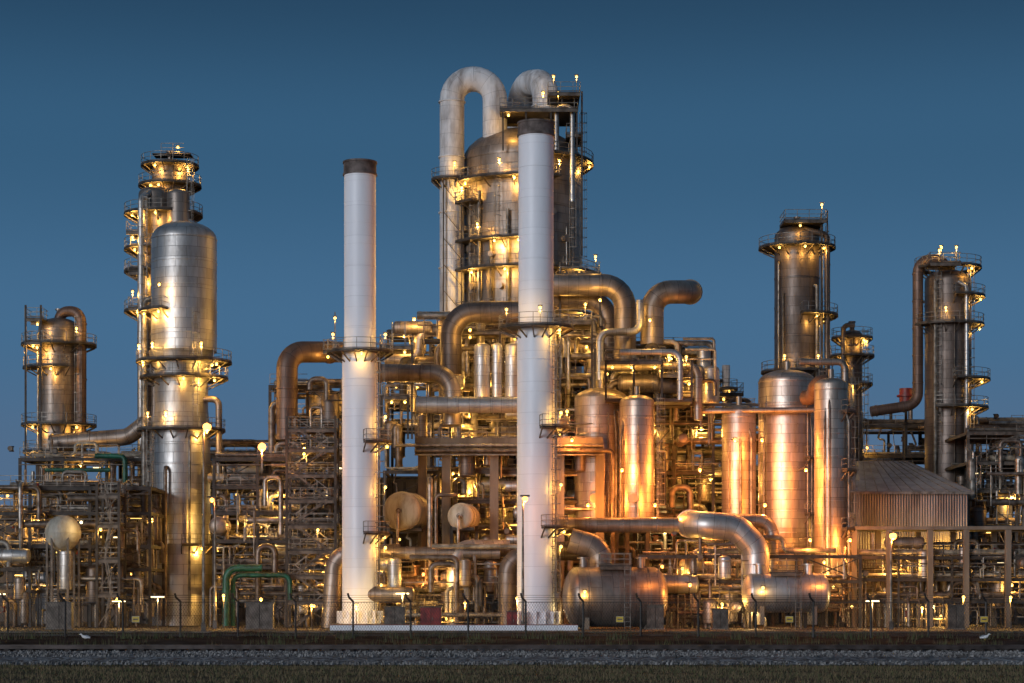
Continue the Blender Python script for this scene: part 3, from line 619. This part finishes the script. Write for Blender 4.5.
# ------------------------------------------------------------------ right: warehouse + canopy
t=Thing('warehouse'); d=214; x0,x1=wx(846,d),wx(968,d); ze=wz(492,d); zr=ze+4.2; yb=d+26
t.box(((x0+x1)/2,(d+yb)/2,ze/2),(x1-x0,yb-d,ze-.02),'corr')
e=.5; A=(x0-e,d-e,ze);Bp=(x1+e,d-e,ze);C=(x1+e,yb+e,ze);D=(x0-e,yb+e,ze);R0=(x0+3,(d+yb)/2,zr);R1=(x1-4,(d+yb)/2,zr)
for q in((A,Bp,R1,R0),(Bp,C,R1),(C,D,R0,R1),(D,A,R0)): t.poly(q,'roof')
t.box(((x0+x1)/2,d-e,ze-.12),(x1-x0+1.1,.2,.3),'galv')
for k in range(12):
    f=k/11; xa=x0-e+(x1-x0+2*e)*f; xb=R0[0]+(R1[0]-R0[0])*f; t.beam((xa,d-e,ze+.03),(xb,(d+yb)/2,zr+.03),.07,'galv')
t.box((x0+4,d-.05,2.2),(4,.12,4.4),'galv'); t.box((x1-4,d-.05,1.1),(1.1,.12,2.2),'bluep')
for k in range(4): t.box((x0+2.5+k*3,d-.04,7.6),(1.8,.1,1),'steel'); 
t.lamp((x0+4,d-1,wz(540,d)),200,'y'); t.lamp((x1-2,d-1,wz(538,d)),200,'y'); t.finish()
t=Thing('canopy_rack'); d=204; zc=wz(528,d); x0,x1=wx(846,d),wx(1060,d)
t.box(((x0+x1)/2,d+3,zc),(x1-x0,6.5,.35),'concrete')
for px in(854,889,930,966,1008,1045):
    for yy in(d,d+6): t.box((wx(px,d),yy,zc/2-.1),(.55,.55,zc-.2),'concrete')
t.frame(x0,x1,d+.5,d+6,[wz(600,d),wz(578,d),wz(556,d)],bay=6,w=.22,lampp=.55,pw=130,floor=.3,brace=.1,pipes=4)
t.clutter(x0,x1,d,d+8,.5,zc-1,70,.25,lampn=2,pw=120); t.finish()
t=FR('pipe_rack',968,1065,222,234,[590,560,525,490,462,432],bay=5,lampp=.3,pw=120,mat='steel_l'); t.clutter(wx(968,222),wx(1060,222),218,232,2,wz(440,222),60,.4); t.finish()
t=FR('pipe_rack',850,1065,246,256,[560,500,455,425],bay=7,lampp=.25,pw=130); t.clutter(wx(850,248),wx(1060,248),244,256,10,wz(415,248),60,.4,lampn=3); t.finish()
t=Thing('flare_ring_tank'); c=at(906,396,240); t.sweep([c+V((0,0,-1)),c+V((0,0,.9))],.8,'red',20); t.sweep([c+V((0,0,-.1)),c+V((0,0,.1))],1.1,'red',20); t.beam((c.x,c.y,20),(c.x,c.y,c.z),.3,'steel'); t.finish()
for (p0,p1,d,y1,mt) in((-60,330,250,520,'wallpanel'),(330,620,246,480,'wallpanel'),(600,850,248,470,'wallpanel'),(840,1100,268,520,'wallpanel')):  # added walls: block low sky behind the racks and catch warm lamp light
    t=Thing('backing_wall'); x0,x1=wx(p0,d),wx(p1,d); h=wz(y1,d)
    t.box(((x0+x1)/2,d+5,h/2),(x1-x0,10,h),mt); t.box(((x0+x1)/2,d+5,h+.15),(x1-x0+.6,10.6,.3),'steel_l')
    k=x0+2
    while k<x1-2:
        t.box((k,d-.05,h*.5),(.35,.2,h-.5),'steel'); 
        for zz in(3,7,11):
            if zz<h-1 and random.random()<.6: t.box((k+1.8,d-.03,zz),(1.6,.08,1.1),'steel')
        if random.random()<.28: t.lamp((k+1,d-1.4,random.uniform(3,h-1)),340)
        k+=3.6
    t.finish()
def street(px,py,d,arm=.8,pw=400,col='o',r=.22):
    t=Thing('street_lamp'); p=at(px,py,d); t.sweep([(p.x-arm,d,0),(p.x-arm,d,p.z*.5),(p.x-arm,d,p.z)],[.16,.12,.08],'galv',10)
    t.sweep(bend([(p.x-arm,d,p.z-.2),(p.x-arm,d,p.z+.35),(p.x,d,p.z+.35)],.3),.05,'galv',6)
    t.box((p.x,d,p.z+.3),(.9,.35,.16),'steel_l'); t.lamp(p,pw,col,r=r,hood=False); t.box((p.x-arm,d,.4),(.4,.4,.8),'steel_l'); t.finish()
street(207,427,180,.3,450,r=.4); street(525,499,188,.2,300,r=.28); street(893,536,190,.2,400,r=.36); street(908,506,215,.3,100,'w'); street(212,500,196,-.3,150)
t=Thing('concrete_barrier'); y=184; x=wx(330,y)
while x<wx(560,y): t.box((x+.95,y,.27),(1.88,.35,.5),'white'); t.box((x+.95,y,.54),(1.88,.37,.06),'red'); x+=1.9
t.finish()
for (px,pz,c,w,h) in((431,0,'red',2.0,2.0),(512,0,'red',1.0,1.6),(395,0,'steel_l',2,2),(655,0,'steel_l',1.6,2.2),(260,0,'steel_l',2.6,2.4),(60,0,'steel_l',2.4,2.4),(955,0,'steel_l',1.6,2.2),(720,0,'steel_l',1.5,1.8)):
    t=Thing('equipment_cabinet'); x=wx(px,192); t.box((x,192,h/2+.1),(w,1,h),c); t.box((x,192,h+.15),(w+.2,1.2,.1),'steel_l'); t.box((x,191.47,h/2+.1),(.04,.04,h*.9),'steel'); t.box((x+.15,191.45,h/2),(.06,.08,.3),'galv'); t.box((x,192,.05),(w+.3,1.3,.1),'concrete'); t.finish()
t=Thing('ground_work_lights')
for px in range(10,1024,50):
    q=px+random.uniform(-14,14); x=wx(q,196); z=random.uniform(1.8,3.6); t.beam((x,196,0),(x,196,z+.1),.08,'steel_l')
    if random.random()<.5: t.tube((x,195.9,z),1.3,random.uniform(120,210),'w')
    else: t.lamp((x,195.9,z),random.uniform(120,220),'y')
t.finish()
for px in(135,620,790,985):
    t=Thing('warning_sign'); x=wx(px,145.6); t.box((x,145.86,1.5),(.5,.03,.38),'yellow'); t.box((x,145.84,1.5),(.34,.02,.1),'cap'); t.box((x,145.88,1.5),(.56,.015,.44),'cream'); t.finish()
for (px,d,s) in((85,128,-1),(985,128,1)):
    t=Thing('seagull'); x=wx(px,d); z=.55
    t.sweep([(x-.33*s,d,z-.04),(x-.2*s,d,z),(x-.02*s,d,z+.02),(x+.12*s,d,z+.06),(x+.2*s,d,z+.14),(x+.23*s,d,z+.2),(x+.3*s,d,z+.21),(x+.36*s,d,z+.19)],[.02,.07,.11,.09,.05,.055,.04,.01],'gullw',12)
    t.sweep([(x-.36*s,d,z+.02),(x-.1*s,d,z+.08),(x+.08*s,d,z+.09)],[.02,.085,.03],'gullg',10); t.sweep([(x+.35*s,d,z+.19),(x+.42*s,d,z+.18)],[.015,.005],'yellow',6)
    for k in(-.03,.03): t.sweep([(x,d+k,z-.05),(x,d+k,.1)],.012,'yellow',5); t.box((x+.03*s,d+k,.1),(.1,.05,.02),'yellow')
    t.finish()

# ------------------------------------------------------------------ world, sun, camera
w=bpy.data.worlds.new('World'); bpy.context.scene.world=w; w.use_nodes=True; nt=w.node_tree; L=nt.links.new
bg=nt.nodes['Background']; sky=N(nt,'ShaderNodeTexSky'); sky.sky_type='NISHITA'; sky.sun_disc=False
sky.sun_elevation=math.radians(3); sky.sun_rotation=math.radians(200)
tc=N(nt,'ShaderNodeTexCoord'); sp=N(nt,'ShaderNodeSeparateXYZ'); L(tc.outputs['Generated'],sp.inputs[0])
cr=N(nt,'ShaderNodeValToRGB'); r=cr.color_ramp; r.interpolation='EASE'
els=[(0,(0.085,0.128,0.225)),(0.06,(0.066,0.136,0.25)),(0.13,(0.046,0.135,0.262)),(0.22,(0.027,0.096,0.192)),(0.30,(0.012,0.050,0.108)),(0.5,(0.02,0.06,0.12)),(1,(0.04,0.08,0.14))]
r.elements[0].position=0; r.elements[0].color=(*els[0][1],1); r.elements[1].position=1; r.elements[1].color=(*els[-1][1],1)
for p,c in els[1:-1]: e=r.elements.new(p); e.color=(*c,1)
L(sp.outputs[2],cr.inputs[0])
mx=N(nt,'ShaderNodeMix',data_type='RGBA',blend_type='ADD'); mx.inputs[0].default_value=0.006
L(cr.outputs[0],mx.inputs[6]); L(sky.outputs[0],mx.inputs[7]); L(mx.outputs[2],bg.inputs[0]); bg.inputs[1].default_value=1.0
s=bpy.data.lights.new('sun','SUN'); s.energy=1.45; s.angle=math.radians(20); s.color=(0.88,0.92,1.0)
so=bpy.data.objects.new('sun',s); bpy.context.scene.collection.objects.link(so)
dirv=V((math.sin(math.radians(212)),math.cos(math.radians(212)),math.tan(math.radians(8))))
so.rotation_euler=dirv.to_track_quat('Z','Y').to_euler()
cam=bpy.data.cameras.new('camera'); co=bpy.data.objects.new('camera',cam); bpy.context.scene.collection.objects.link(co)
co.location=(0,0,CH); co.rotation_euler=(pi/2,0,0); cam.sensor_width=36; cam.lens=36*FL/1024; cam.shift_y=(HOR-341.5)/1024; cam.clip_end=8000; cam.clip_start=1
bpy.context.scene.camera=co
vs=bpy.context.scene.view_settings; vs.view_transform='Standard'; vs.look='None'; vs.exposure=0
